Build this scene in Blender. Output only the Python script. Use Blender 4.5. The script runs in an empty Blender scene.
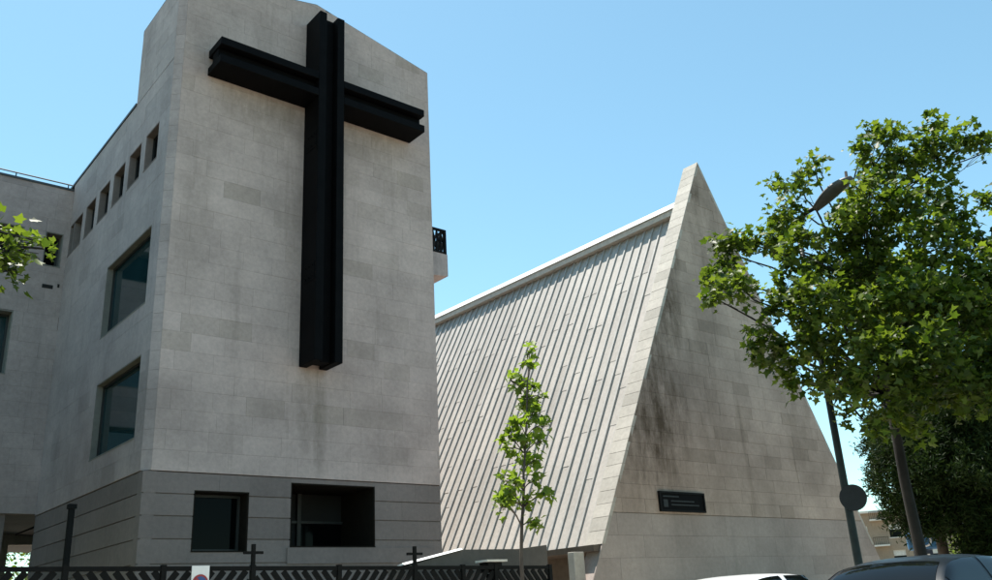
import bpy, math, random
import numpy as np
from mathutils import Vector, Matrix
random.seed(7); rng = np.random.default_rng(11)
scene = bpy.context.scene
col = scene.collection
R = math.radians

# ------------------------------------------------------------------ camera, sky, sun, exposure
EYE = 1.15                                   # photographed from low down, about car-seat height
FPX = 884.29; YAW, PITCH, ROLL = R(40.557), R(19.919), R(-3.269)
CF = Vector((math.sin(YAW)*math.cos(PITCH), math.cos(YAW)*math.cos(PITCH), math.sin(PITCH)))
r0 = Vector((math.cos(YAW), -math.sin(YAW), 0)); u0 = r0.cross(CF)
CR = r0*math.cos(ROLL) + u0*math.sin(ROLL); CU = CR.cross(CF)
cam = bpy.data.objects.new('camera', bpy.data.cameras.new('camera')); col.objects.link(cam)
cam.data.sensor_width = 36; cam.data.lens = FPX/992*36
cam.data.clip_start = .1; cam.data.clip_end = 3000
cam.matrix_world = Matrix(((CR.x, CU.x, -CF.x, 0), (CR.y, CU.y, -CF.y, 0), (CR.z, CU.z, -CF.z, EYE), (0, 0, 0, 1)))
scene.camera = cam
def ray(x, y): return CF + CR*((x-496)/FPX) - CU*((y-290)/FPX)
def onY(x, y, Y): d = ray(x, y); p = d*(Y/d.y); p.z += EYE; return p
def at(x, y, dist):                           # pixel direction at a chosen ground distance
    d = ray(x, y); p = d*(dist/math.hypot(d.x, d.y)); p.z += EYE; return p

SUN = Vector((.0, .31, .95)).normalized()
world = bpy.data.worlds.new('World'); scene.world = world; world.use_nodes = True
nt = world.node_tree; bgn = nt.nodes['Background']
sky = nt.nodes.new('ShaderNodeTexSky'); sky.sky_type = 'NISHITA'; sky.sun_disc = False
sky.sun_elevation = math.asin(SUN.z); sky.sun_rotation = math.atan2(SUN.x, SUN.y)
sky.altitude = 650; sky.air_density = 1.0; sky.dust_density = .5; sky.ozone_density = .6
tint = nt.nodes.new('ShaderNodeMix'); tint.data_type = 'RGBA'; tint.blend_type = 'MULTIPLY'; tint.inputs[0].default_value = 1
tint.inputs[7].default_value = (.83, 1.045, .885, 1)
nt.links.new(sky.outputs[0], tint.inputs[6]); nt.links.new(tint.outputs[2], bgn.inputs[0]); bgn.inputs[1].default_value = .13
sl = bpy.data.lights.new('sun', 'SUN'); sl.energy = 5.0; sl.angle = R(.5); sl.color = (1, .95, .87)
so = bpy.data.objects.new('sun', sl); col.objects.link(so)
so.rotation_euler = SUN.to_track_quat('Z', 'Y').to_euler(); so.location = (0, 0, 40)
vs = scene.view_settings
vs.view_transform = 'Standard'; vs.look = 'None'; vs.gamma = 1; vs.use_curve_mapping = False; vs.exposure = 0.96
scene.render.engine = 'CYCLES'
scene.cycles.max_bounces = 6; scene.cycles.transparent_max_bounces = 6

# ------------------------------------------------------------------ materials
def new_mat(name):
    m = bpy.data.materials.new(name); m.use_nodes = True
    return m, m.node_tree, m.node_tree.nodes['Principled BSDF']
def N(t, typ, **kw):
    n = t.nodes.new(typ)
    for k, v in kw.items(): setattr(n, k, v)
    return n
def noise(t, scale, detail=5, rough=.6, vec=None, mscale=None):
    n = N(t, 'ShaderNodeTexNoise'); n.inputs['Scale'].default_value = scale
    n.inputs['Detail'].default_value = detail; n.inputs['Roughness'].default_value = rough
    if vec is None:
        g = N(t, 'ShaderNodeNewGeometry'); vec = g.outputs['Position']
    if mscale:
        mp = N(t, 'ShaderNodeMapping'); mp.inputs['Scale'].default_value = mscale
        t.links.new(vec, mp.inputs['Vector']); vec = mp.outputs['Vector']
    t.links.new(vec, n.inputs['Vector'])
    return n.outputs['Fac']
def maprange(t, v, a, b, c, d):
    n = N(t, 'ShaderNodeMapRange'); t.links.new(v, n.inputs[0])
    for i, x in enumerate((a, b, c, d)): n.inputs[i+1].default_value = x
    return n.outputs[0]
def math_(t, op, a, b):
    n = N(t, 'ShaderNodeMath', operation=op)
    for i, x in enumerate((a, b)):
        if isinstance(x, (int, float)): n.inputs[i].default_value = x
        else: t.links.new(x, n.inputs[i])
    return n.outputs[0]
def mulcol(t, colr, fac):
    n = N(t, 'ShaderNodeMix', data_type='RGBA', blend_type='MULTIPLY'); n.inputs[0].default_value = 1
    if isinstance(colr, tuple): n.inputs[6].default_value = (*colr, 1)
    else: t.links.new(colr, n.inputs[6])
    t.links.new(fac, n.inputs[7]); return n.outputs[2]
def mixcol(t, fac, a, b):
    n = N(t, 'ShaderNodeMix', data_type='RGBA')
    t.links.new(fac, n.inputs[0])
    for i, c in ((6, a), (7, b)):
        if isinstance(c, tuple): n.inputs[i].default_value = (*c, 1)
        else: t.links.new(c, n.inputs[i])
    return n.outputs[2]
def bump(t, b, h, strength=.3, dist=.01):
    n = N(t, 'ShaderNodeBump'); n.inputs['Strength'].default_value = strength; n.inputs['Distance'].default_value = dist
    t.links.new(h, n.inputs['Height']); t.links.new(n.outputs[0], b.inputs['Normal'])
def rnd(t):                                   # one random value per loose piece and per object
    g = N(t, 'ShaderNodeNewGeometry'); o = N(t, 'ShaderNodeObjectInfo')
    return math_(t, 'FRACT', math_(t, 'ADD', g.outputs['Random Per Island'], math_(t, 'MULTIPLY', o.outputs['Random'], 7.31)), 0)

def stone(name, base, tint, var=.10, stain=.25, grime=(.13, .12, .10), rough=.9, streak=.35, patch=None):
    m, t, b = new_mat(name)
    r = rnd(t)
    odd = maprange(t, math_(t, 'FRACT', math_(t, 'MULTIPLY', r, 5.93), 0), .80, .97, 0, 1)
    c = mixcol(t, odd, base, tint)
    v = maprange(t, math_(t, 'FRACT', math_(t, 'MULTIPLY', r, 13.7), 0), 0, 1, 1-var, 1+var)
    c = mulcol(t, c, v)
    big = noise(t, .55, 6, .62)
    c = mulcol(t, c, maprange(t, big, .3, .7, 1-stain*.6, 1+stain*.4))
    fine = noise(t, 9, 6, .7)
    c = mulcol(t, c, maprange(t, fine, .3, .7, .88, 1.1))
    st = noise(t, 1.0, 6, .7, mscale=(2.6, 2.6, .16))
    c = mixcol(t, maprange(t, st, .56, .78, 0, streak), c, grime)
    if patch:                                  # soot and run-off stains with a shape of their own: (x, z, rx, rz, strength)
        g = N(t, 'ShaderNodeNewGeometry'); sp = N(t, 'ShaderNodeSeparateXYZ'); t.links.new(g.outputs['Position'], sp.inputs[0])
        tot = None
        for (px, pz, rx, rz, s) in patch:
            dx = math_(t, 'MULTIPLY', math_(t, 'SUBTRACT', sp.outputs[0], px), 1/rx)
            dz = math_(t, 'MULTIPLY', math_(t, 'SUBTRACT', sp.outputs[2], pz), 1/rz)
            d = math_(t, 'ADD', math_(t, 'MULTIPLY', dx, dx), math_(t, 'MULTIPLY', dz, dz))
            f = maprange(t, d, 0, 1, s, 0)
            tot = f if tot is None else math_(t, 'MAXIMUM', tot, f)
        n2 = noise(t, 1.3, 8, .75, mscale=(2.2, 2.2, .7))
        c = mixcol(t, math_(t, 'MULTIPLY', tot, maprange(t, n2, .33, .72, 0, 1)), c, grime)
    t.links.new(c, b.inputs['Base Color']); b.inputs['Roughness'].default_value = rough
    b.inputs['Specular IOR Level'].default_value = .25
    bump(t, b, fine, .35, .012)
    return m
def plain(name, c, rough=.6, metal=0, var=.15, spec=.5, nscale=6, coat=0):
    m, t, b = new_mat(name)
    n = noise(t, nscale, 5, .65)
    t.links.new(mulcol(t, c, maprange(t, n, .3, .7, 1-var, 1+var)), b.inputs['Base Color'])
    b.inputs['Roughness'].default_value = rough; b.inputs['Metallic'].default_value = metal
    b.inputs['Specular IOR Level'].default_value = spec; b.inputs['Coat Weight'].default_value = coat
    if rough > .4: bump(t, b, n, .15, .005)
    return m
def glass(name, c, rough=.04, spec=.6):
    m, t, b = new_mat(name)
    n = noise(t, .8, 2)
    t.links.new(mulcol(t, c, maprange(t, n, .3, .7, .8, 1.2)), b.inputs['Base Color'])
    b.inputs['Roughness'].default_value = rough; b.inputs['Specular IOR Level'].default_value = spec
    return m
def leafmat(name, c1, c2, trans=.45, spec=.3):
    m, t, b = new_mat(name)
    g = N(t, 'ShaderNodeNewGeometry')
    c = mixcol(t, g.outputs['Random Per Island'], c1, c2)
    n = noise(t, 1.1, 3)
    c = mulcol(t, c, maprange(t, n, .3, .7, .75, 1.25))
    t.links.new(c, b.inputs['Base Color']); b.inputs['Roughness'].default_value = .5
    b.inputs['Specular IOR Level'].default_value = spec
    tr = N(t, 'ShaderNodeBsdfTranslucent')
    hs = N(t, 'ShaderNodeHueSaturation'); hs.inputs['Hue'].default_value = .493; hs.inputs['Saturation'].default_value = 1.1; hs.inputs['Value'].default_value = 2.3
    t.links.new(c, hs.inputs['Color']); t.links.new(hs.outputs[0], tr.inputs['Color'])
    mx = N(t, 'ShaderNodeMixShader'); mx.inputs[0].default_value = trans
    t.links.new(b.outputs[0], mx.inputs[1]); t.links.new(tr.outputs[0], mx.inputs[2])
    t.links.new(mx.outputs[0], t.nodes['Material Output'].inputs['Surface'])
    return m
def barkmat(name, c):
    m, t, b = new_mat(name)
    n = noise(t, 6, 6, .7, mscale=(1, 1, .35)); n2 = noise(t, 2.2, 4)
    cc = mixcol(t, maprange(t, n2, .42, .6, 0, 1), c, tuple(min(1, x*1.7) for x in c))
    t.links.new(mulcol(t, cc, maprange(t, n, .3, .7, .6, 1.3)), b.inputs['Base Color'])
    b.inputs['Roughness'].default_value = .95; bump(t, b, n, .6, .02)
    return m

M = {}
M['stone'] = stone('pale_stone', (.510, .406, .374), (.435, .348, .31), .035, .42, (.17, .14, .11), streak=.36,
                   patch=[(10.0, 6.3, .30, 1.6, .8), (10.38, 6.0, .22, 2.0, .9), (8.6, 13.8, 1.7, .8, .7), (12.0, 13.8, 1.3, .8, .65), (7.0, 11.5, .5, 4.5, .4), (9.6, 16.6, 4.5, 1.5, .3)])
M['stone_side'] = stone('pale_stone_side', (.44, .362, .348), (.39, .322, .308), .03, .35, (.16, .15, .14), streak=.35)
M['base'] = stone('dark_base_stone', (.228, .188, .176), (.20, .165, .155), .04, .2, (.07, .07, .07), streak=.25)
M['mortar'] = stone('joint_mortar', (.40, .335, .30), (.40, .335, .30), .0, .2)
M['gable'] = stone('gable_stone', (.415, .330, .276), (.34, .27, .222), .045, .45, (.092, .066, .045), streak=.50,
                   patch=[(19.1, 6.6, 2.3, 3.6, 1.5), (20.2, 9.6, 1.3, 2.0, 1.6), (20.8, 11.3, .7, .9, 1.6), (22.6, 14.0, .5, .7, 1.3), (18.3, 4.4, 1.3, 1.3, .8), (21.6, 7.0, 1.4, 3.6, .6), (22.9, 13.2, 1.0, 2.4, .6), (26.6, 6.2, 1.8, 2.2, .4)])
M['gable_low'] = stone('gable_base_stone', (.345, .292, .262), (.31, .26, .233), .05, .3, (.15, .145, .13), streak=.3)
M['coping'] = stone('coping_stone', (.45, .415, .365), (.40, .37, .325), .09, .3, (.15, .14, .12), streak=.25)
M['concrete'] = stone('concrete', (.30, .29, .27), (.28, .27, .25), .05, .3)
M['roof'] = stone('roof_sheet', (.42, .388, .352), (.375, .345, .312), .07, .25, (.26, .24, .21), rough=.7, streak=.35)
M['porch'] = stone('dark_concrete', (.115, .10, .088), (.10, .088, .078), .05, .3, (.05, .045, .04))  # concrete, darker overall, with grime streaks
M['brownwall_shade'] = plain('brown_wall_shade', (.10, .078, .06), .9)  # wall brown, darkened to hold the recess shade under the eave
M['rib'] = plain('roof_rib_metal', (.36, .35, .33), .6)
M['white'] = plain('white_flashing', (.80, .80, .78), .5, var=.05)
M['fascia'] = plain('fascia_board', (.52, .46, .39), .8)
M['black'] = plain('black_steel', (.0035, .0035, .004), .65, var=.3, nscale=3, spec=.06)
M['dark'] = plain('dark_interior', (.012, .012, .012), .9)
M['frame'] = plain('dark_window_frame', (.02, .022, .022), .5)
M['glass'] = glass('teal_glass', (.010, .035, .040))
M['glass_black'] = glass('dark_glass', (.002, .0025, .003), spec=.05)
M['loggia'] = plain('dark_brown_loggia', (.016, .013, .010), .9, spec=.1)
M['reveal'] = stone('reveal_stone', (.24, .23, .21), (.22, .21, .19), .05, .3)
M['flash'] = plain('dark_roof_flashing', (.05, .055, .06), .5)
M['fence'] = plain('black_fence_paint', (.006, .006, .006), .6, var=.3, spec=.1)
M['pole'] = plain('green_grey_pole_paint', (.018, .026, .026), .5, var=.25, spec=.2)
M['galv'] = plain('galvanised_metal', (.09, .09, .09), .55, metal=.2, spec=.4)
M['asphalt'] = stone('asphalt', (.105, .10, .095), (.095, .09, .085), .03, .3, (.06, .06, .06))
M['paving'] = stone('pavement', (.50, .42, .33), (.46, .385, .30), .08, .3)
M['earth'] = stone('dry_ground', (.20, .17, .125), (.2, .17, .125), .0, .5, (.08, .09, .04))
M['dark_soil'] = stone('dark_soil_and_grass', (.055, .060, .025), (.05, .06, .02), .0, .5, (.05, .035, .02), streak=.2)  # kept dark so little light bounces onto the left walls
M['paint_line'] = plain('road_paint', (.7, .7, .68), .7)
M['leaf'] = leafmat('plane_leaf', (.022, .045, .006), (.108, .152, .023), .38)
M['leaf_young'] = leafmat('young_leaf', (.090, .142, .019), (.125, .180, .029), .5)
M['needle'] = leafmat('pine_needle', (.009, .018, .005), (.021, .036, .009), .15, spec=.06)
M['bark'] = barkmat('plane_bark', (.012, .011, .009))
M['bark_dark'] = barkmat('pine_bark', (.045, .035, .028))
M['carwhite'] = plain('white_car_paint', (.78, .78, .77), .25, var=.03, coat=.6)
M['cardark'] = plain('dark_blue_car_paint', (.004, .007, .011), .4, var=.05, coat=.1, spec=.2)
M['car_glass'] = glass('car_glass', (.004, .005, .006), spec=.18)
M['tyre'] = plain('tyre_rubber', (.02, .02, .02), .85)
M['alloy'] = plain('alloy', (.45, .45, .46), .35, metal=.9)
M['trim'] = plain('black_trim', (.015, .015, .015), .6)
M['redlamp'] = plain('red_lamp', (.35, .02, .02), .2)
M['clearlamp'] = plain('clear_lamp', (.7, .7, .72), .12)
M['brick'] = stone('brown_brick', (.29, .225, .165), (.26, .20, .145), .08, .3, (.08, .06, .05))
M['bpale'] = plain('pale_render', (.58, .55, .50), .8)
M['blue'] = plain('blue_sign_paint', (.03, .13, .28), .4)
M['darkblue'] = plain('dark_blue_panel', (.02, .035, .07), .4)
M['signwhite'] = plain('white_sign', (.72, .72, .72), .5, var=.06)
M['signgrey'] = plain('sign_back_grey', (.022, .024, .026), .5, spec=.2)
M['signred'] = plain('sign_red', (.32, .03, .03), .5)
M['signblue'] = plain('sign_blue', (.03, .07, .22), .5)

# ------------------------------------------------------------------ mesh helpers
class MB:
    def __init__(s): s.v = []; s.f = []
    def poly(s, pts):
        i = len(s.v); s.v += [tuple(p) for p in pts]; s.f.append(tuple(range(i, i+len(pts))))
    def prism(s, a, b):                        # two matching rings -> closed solid
        n = len(a); i = len(s.v); s.v += [tuple(p) for p in a]+[tuple(p) for p in b]
        s.f.append(tuple(range(i, i+n))[::-1]); s.f.append(tuple(range(i+n, i+2*n)))
        for k in range(n): s.f.append((i+k, i+(k+1) % n, i+n+(k+1) % n, i+n+k))
    def box(s, x0, x1, y0, y1, z0, z1):
        s.prism([(x0, y0, z0), (x1, y0, z0), (x1, y1, z0), (x0, y1, z0)], [(x0, y0, z1), (x1, y0, z1), (x1, y1, z1), (x0, y1, z1)])
    def bar(s, p, q, w, h, up=(0, 0, 1)):
        p, q = Vector(p), Vector(q); d = (q-p).normalized(); a = d.cross(Vector(up)).normalized(); b = a.cross(d)
        ring = lambda c: [c+a*sx*w/2+b*sy*h/2 for sx, sy in ((-1, -1), (1, -1), (1, 1), (-1, 1))]
        s.prism(ring(p), ring(q))
    def tube(s, pts, rad, n=8):
        pts = [Vector(p) for p in pts]; rings = []; i0 = len(s.v); prev = None
        for k, p in enumerate(pts):
            d = (pts[min(k+1, len(pts)-1)]-pts[max(k-1, 0)]).normalized()
            ref = prev if prev is not None else (Vector((1, 0, 0)) if abs(d.x) < .8 else Vector((0, 1, 0)))
            a = (ref-d*ref.dot(d)).normalized(); b = d.cross(a); prev = a
            r = rad[k] if isinstance(rad, (list, tuple)) else rad
            for j in range(n):
                t = 2*math.pi*j/n; s.v.append(tuple(p+a*r*math.cos(t)+b*r*math.sin(t)))
        for k in range(len(pts)-1):
            for j in range(n):
                a = i0+k*n+j; b = i0+k*n+(j+1) % n; s.f.append((a, b, b+n, a+n))
        s.f.append(tuple(range(i0, i0+n))[::-1]); e = i0+(len(pts)-1)*n; s.f.append(tuple(range(e, e+n)))
    def disc(s, c, axis, r, t, n=24):
        c = Vector(c); ax = Vector(axis).normalized(); s.tube([c-ax*t/2, c+ax*t/2], r, n)
    def mesh(s, name):
        m = bpy.data.meshes.new(name); m.from_pydata(s.v, [], s.f); m.update(); return m
    def build(s, name, mat, parent=None, smooth=False, kind=None, label=None):
        return link(name, s.mesh(name), mat, parent, smooth, kind, label)
def link(name, me, mat, parent=None, smooth=False, kind=None, label=None):
    if mat and not me.materials: me.materials.append(mat)
    if smooth: me.polygons.foreach_set('use_smooth', [True]*len(me.polygons))
    o = bpy.data.objects.new(name, me); col.objects.link(o); o.parent = parent
    if kind: o['kind'] = kind
    if label: o['label'] = label
    return o
def thing(name, label, cat, loc=(0, 0, 0), group=None):
    o = bpy.data.objects.new(name, None); col.objects.link(o); o.location = loc; o.empty_display_size = .3
    o['label'] = label; o['category'] = cat
    if group: o['group'] = group
    return o
def tag(o, label, cat, group=None):
    o['label'] = label; o['category'] = cat
    if group: o['group'] = group
    return o
def settle(root, loc):
    """put the Empty at the thing's base while its parts keep the place they were built in"""
    root.location = loc
    for ch in root.children: ch.location = ch.location-Vector(loc)
def bevel(o, w=.01, seg=2):
    b = o.modifiers.new('bevel', 'BEVEL'); b.width = w; b.segments = seg; b.limit_method = 'ANGLE'; b.angle_limit = R(40)

def clip(poly, conv):
    """clip 2-D polygon against a convex counter-clockwise polygon"""
    out = poly
    for i in range(len(conv)):
        a, b = conv[i], conv[(i+1) % len(conv)]; inp, out = out, []
        side = lambda p: (b[0]-a[0])*(p[1]-a[1])-(b[1]-a[1])*(p[0]-a[0])
        for k in range(len(inp)):
            p, q = inp[k], inp[(k+1) % len(inp)]; sp, sq = side(p), side(q)
            if sp >= 0: out.append(p)
            if (sp >= 0) != (sq >= 0):
                t = sp/(sp-sq); out.append((p[0]+t*(q[0]-p[0]), p[1]+t*(q[1]-p[1])))
        if len(out) < 3: return []
    return out
def area(p): return abs(sum(p[i][0]*p[(i+1) % len(p)][1]-p[(i+1) % len(p)][0]*p[i][1] for i in range(len(p))))/2
def minus(rects, h):
    out = []
    for (a, b, c, d) in rects:
        A, B, C, D = max(a, h[0]), min(b, h[1]), max(c, h[2]), min(d, h[3])
        if A >= B or C >= D: out.append((a, b, c, d)); continue
        if a < A: out.append((a, A, c, d))
        if B < b: out.append((B, b, c, d))
        if c < C: out.append((A, B, c, C))
        if D < d: out.append((A, B, D, d))
    return out
class Wall:
    """a vertical wall plane: u runs along it, v is height, w points out of it"""
    def __init__(s, o, du, dw): s.o = Vector(o); s.du = Vector(du); s.dw = Vector(dw); s.flip = s.du.cross(Vector((0, 0, 1))).dot(s.dw) < 0
    def p(s, u, v, w=0): return s.o+s.du*u+Vector((0, 0, 1))*v+s.dw*w
    def slab(s, mb, poly, w0, w1):
        a = [s.p(u, v, w0) for u, v in poly]; b = [s.p(u, v, w1) for u, v in poly]
        if s.flip: a.reverse(); b.reverse()
        mb.prism(a, b)
    def rect(s, mb, u0, u1, v0, v1, w0, w1): s.slab(mb, [(u0, v0), (u1, v0), (u1, v1), (u0, v1)], w0, w1)
    def backing(s, name, conv, holes, mat, parent, depth=.04):
        us = [p[0] for p in conv]; vs_ = [p[1] for p in conv]
        rects = [(min(us), max(us), min(vs_), max(vs_))]
        for h in holes: rects = minus(rects, h)
        mb = MB()
        for (a, b, c, d) in rects:
            q = clip([(a, c), (b, c), (b, d), (a, d)], conv)
            if len(q) >= 3: s.slab(mb, q, -depth, 0)
        return mb.build(name, mat, parent)
    def tiles(s, name, conv, holes, course, length, mat, parent, joint=.003, thick=.04, v0=None, joined=None, jitter=.3, seed=1, proud=.004):
        rr = random.Random(seed); us = [p[0] for p in conv]; vs_ = [p[1] for p in conv]
        U0, U1, V0, V1 = min(us), max(us), min(vs_), max(vs_)
        v = V0 if v0 is None else v0; row = 0; cache = {}; count = 0
        while v < V1-.02:
            u = U0-length*(.5 if row % 2 else 0)-rr.random()*length*jitter
            while u < U1:
                L = length*(1+(rr.random()-.5)*jitter); L = round(L/.05)*.05
                cell = (u+joint/2, u+L-joint/2, v+joint/2, v+course-joint/2)
                parts = [cell]
                for h in holes: parts = minus(parts, h)
                for (a, b, c, d) in parts:
                    if b-a < .02 or d-c < .02: continue
                    q = clip([(a, c), (b, c), (b, d), (a, d)], conv)
                    if len(q) < 3 or area(q) < .004: continue
                    t = thick+rr.random()*proud
                    if joined is not None: s.slab(joined, q, .0, t); continue
                    full = len(q) == 4 and abs(area(q)-(L-joint)*(course-joint)) < 1e-5
                    if full:
                        key = (round(L, 2), int(t*1000))
                        if key not in cache:
                            mb = MB(); hw, hh = (L-joint)/2, (course-joint)/2; o = s.o; s.o = Vector((0, 0, 0)); s.rect(mb, -hw, hw, -hh, hh, 0, t); s.o = o
                            cache[key] = mb.mesh(name); cache[key].materials.append(mat)
                        ob = link(name, cache[key], mat, parent); ob.location = s.p((a+b)/2, (c+d)/2)
                    else:
                        cu = sum(x for x, _ in q)/len(q); cv = sum(y for _, y in q)/len(q)
                        mb = MB(); o = s.o; s.o = Vector((0, 0, 0)); s.slab(mb, [(x-cu, y-cv) for x, y in q], 0, t); s.o = o
                        ob = mb.build(name, mat, parent); ob.location = s.p(cu, cv)
                    count += 1
                u += L
            v += course; row += 1
        return count
    def window(s, parent, u0, u1, v0, v1, depth=.34, top=.04, glassm=None, mull=(), transoms=(), reveal=None, fw=.06):
        g = MB(); t = .03; reveal = reveal or M['reveal']
        s.rect(g, u0, u1, v0-.0, v0+t, -depth, top+.012); s.rect(g, u0, u1, v1-t, v1, -depth, top-.003)
        s.rect(g, u0, u0+t, v0+t+.001, v1-t-.001, -depth, top-.003); s.rect(g, u1-t, u1, v0+t+.001, v1-t-.001, -depth, top-.003)
        w = g.build('window', reveal, parent)
        f = MB(); a, b, c, d = u0+t+.002, u1-t-.002, v0+t+.002, v1-t-.002; z0, z1 = -depth+.02, -depth+.09
        s.rect(f, a, b, c, c+fw, z0, z1); s.rect(f, a, b, d-fw, d, z0, z1)
        s.rect(f, a, a+fw, c+fw, d-fw, z0, z1); s.rect(f, b-fw, b, c+fw, d-fw, z0, z1)
        for m in mull: x = a+(b-a)*m; s.rect(f, x-.025, x+.025, c+fw, d-fw, z0, z1-.01)
        for m in transoms: y = c+(d-c)*m; s.rect(f, a+fw, b-fw, y-.025, y+.025, z0, z1-.012)
        f.build('frame', M['frame'], w)
        p = MB(); s.rect(p, a+.01, b-.01, c+.01, d-.01, -depth, -depth+.045); p.build('pane', glassm or M['glass'], w)
        return w

# ------------------------------------------------------------------ ground, road, pavement
g = MB(); g.poly([(-900, -900, -.02), (900, -900, -.02), (900, 900, -.02), (-900, 900, -.02)])
g.build('ground', M['earth'], kind='structure')
g = MB(); g.box(-120, 160, -4.5, 8.5, -.018, .0); g.build('road', M['asphalt'], kind='structure')
pv = MB(); pv.box(-120, 160, 8.66, 12.4, -.018, .125); pv = pv.build('pavement', M['paving'], kind='structure')
g = MB(); g.box(-60, 90, 12.404, 75, -.018, .131); g.build('churchyard', M['paving'], kind='structure')
g = MB(); g.box(-40, 5.6, 13.0, 27.3, .10, .15); g.build('added_dark_bed', M['dark_soil'], kind='structure')  # unseen dark ground, added to cut bounce light on the left
kb = MB(); kb.box(-.494, .494, -.078, .078, -.15, .135); kbm = kb.mesh('kerb_stone'); kbm.materials.append(M['concrete'])
for i in range(46):
    o = link('kerb_stone', kbm, None, pv); o.location = (-10+i, 8.58, 0)
for i in range(12):
    lm = MB(); lm.box(-8+i*4, -6+i*4, 1.95, 2.07, 0, .004); lm.build('road_marking', M['paint_line'], kind='structure')

# ------------------------------------------------------------------ parish building with the cross tower
E1 = EYE
X0, X1, YF, YS, YW = 6.275, 13.95, 18.99, 21.88, 27.60
ZB, ZL, ZT, ZP = 3.17+E1, 13.42+E1, 15.80+E1, 16.62+E1
B = thing('parish_building', 'pale stone church building with a gabled tower block, side wing and dark stone base', 'building')
front = Wall((0, YF+.04, 0), (1, 0, 0), (0, -1, 0))
side = Wall((X0+.04, 0, 0), (0, 1, 0), (-1, 0, 0))
wing = Wall((0, YW+.04, 0), (1, 0, 0), (0, -1, 0))
CH = .17                                       # cut corner between tower front and side
fpoly = [(X0+CH, ZB), (X1, ZB), (X1, ZT), ((X0+X1)/2, ZP), (X0+CH, ZT+.03)]
front.backing('wall', fpoly, [], M['mortar'], B, .30)
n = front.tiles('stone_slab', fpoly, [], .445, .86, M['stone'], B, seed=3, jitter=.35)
print('front slabs', n)
# side wall: two rows of big windows, a row of small square ones
big_w = [(19.76, 23.08, 7.09+E1, 9.08+E1), (19.72, 22.95, 3.94+E1, 5.86+E1)]
small_w = [(19.86+1.265*k, 20.80+1.265*k, 10.90+E1, 11.95+E1) for k in range(6)]+[(27.05, 27.50, 10.90+E1, 11.95+E1)]
holes = big_w+small_w
spoly = [(YF+CH, ZB), (YW, ZB), (YW, ZL), (YF+CH, ZL)]
tpoly = [(YF+CH, ZL+.004), (YS, ZL+.004), (YS, ZT), (YF+CH, ZT)]
side.backing('wall', spoly, holes, M['mortar'], B, .30); side.backing('wall', tpoly, [], M['mortar'], B, .30)
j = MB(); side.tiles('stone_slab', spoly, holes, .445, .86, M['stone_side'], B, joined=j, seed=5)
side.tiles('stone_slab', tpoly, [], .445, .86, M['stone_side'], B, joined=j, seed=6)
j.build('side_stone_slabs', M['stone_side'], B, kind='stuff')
# corner pieces
for k in range(29):
    z0 = ZB+k*.4365; c = MB()
    ring = lambda z: [(X0+CH-.003, YF+.001, z), (X0+CH-.003, YF+.30, z), (X0+.30, YF+CH-.003, z), (X0+.001, YF+CH-.003, z)]
    c.prism(ring(z0+.003), ring(z0+.4335)); c.build('corner_stone', M['stone_side'], B)
for (a, b, c, d) in big_w: side.window(B, a, b, c, d, .20)
for (a, b, c, d) in small_w: side.window(B, a, b, c, d, .22, glassm=M['glass_black'], reveal=M['base'], fw=.03)
# dark stone base with drip grooves
def base_wall(w, u0, u1, holes, tag_seed):
    conv = [(u0, .0), (u1, .0), (u1, ZB-.012), (u0, ZB-.012)]
    w.backing('base_wall', conv, holes, M['base'], B, .25)
    zs = [0, .42, .90, 1.39, 1.86, 2.42, 2.92, 3.39, 3.85, ZB-.012]
    for i in range(len(zs)-1):
        row = [(u0, zs[i]), (u1, zs[i]), (u1, zs[i+1]), (u0, zs[i+1])]
        w.tiles('base_panel', [(u0, zs[i]+.012), (u1, zs[i]+.012), (u1, zs[i+1]-.012), (u0, zs[i+1]-.012)], holes, zs[i+1]-zs[i], 2.3, M['base'], B, joint=.004, thick=.035, v0=zs[i], seed=tag_seed+i, jitter=.3)
win_g = (7.40, 8.66, 1.50+E1, 2.79+E1); porch = (9.68, 11.95, 1.60+E1, 3.05+E1)
fb = Wall((0, YF+.05, 0), (1, 0, 0), (0, -1, 0)); sb = Wall((X0+.05, 0, 0), (0, 1, 0), (-1, 0, 0))
base_wall(fb, X0+.012, X1, [win_g, porch], 40)
base_wall(sb, YF+.017, YW, [], 60)
fb.window(B, *win_g, .45, top=.035, glassm=M['glass_black'], reveal=M['loggia'])
# the open loggia beside it
lg = MB(); a, b, c, d = porch
fb.rect(lg, a, b, c, c+.03, -1.6, .05); fb.rect(lg, a, b, d-.03, d, -1.6, .032)
fb.rect(lg, a, a+.03, c+.031, d-.031, -1.6, .032); fb.rect(lg, b-.03, b, c+.031, d-.031, -1.6, .032)
lo = lg.build('loggia', M['loggia'], B)
lw = MB(); fb.rect(lw, a+.03, b-.03, c+.03, d-.03, -1.62, -1.55); lw.build('back_wall', M['dark'], lo)
ld = MB(); fb.rect(ld, a+.95, a+1.05, c+.03, d-.03, -1.548, -1.45); fb.rect(ld, a+.03, b-.03, c+.7, c+.76, -1.548, -1.47); ld.build('door_frame', M['frame'], lo)
lp = MB(); fb.rect(lp, a+1.05, b-.06, c+.06, c+.69, -1.545, -1.50); lp.build('pane', M['glass_black'], lo)
ll = MB(); fb.rect(ll, porch[0]-.07, X1-.2, porch[2]-.36, porch[2]-.005, .036, .07); ll.build('sill_band', M['base'], B)
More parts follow.
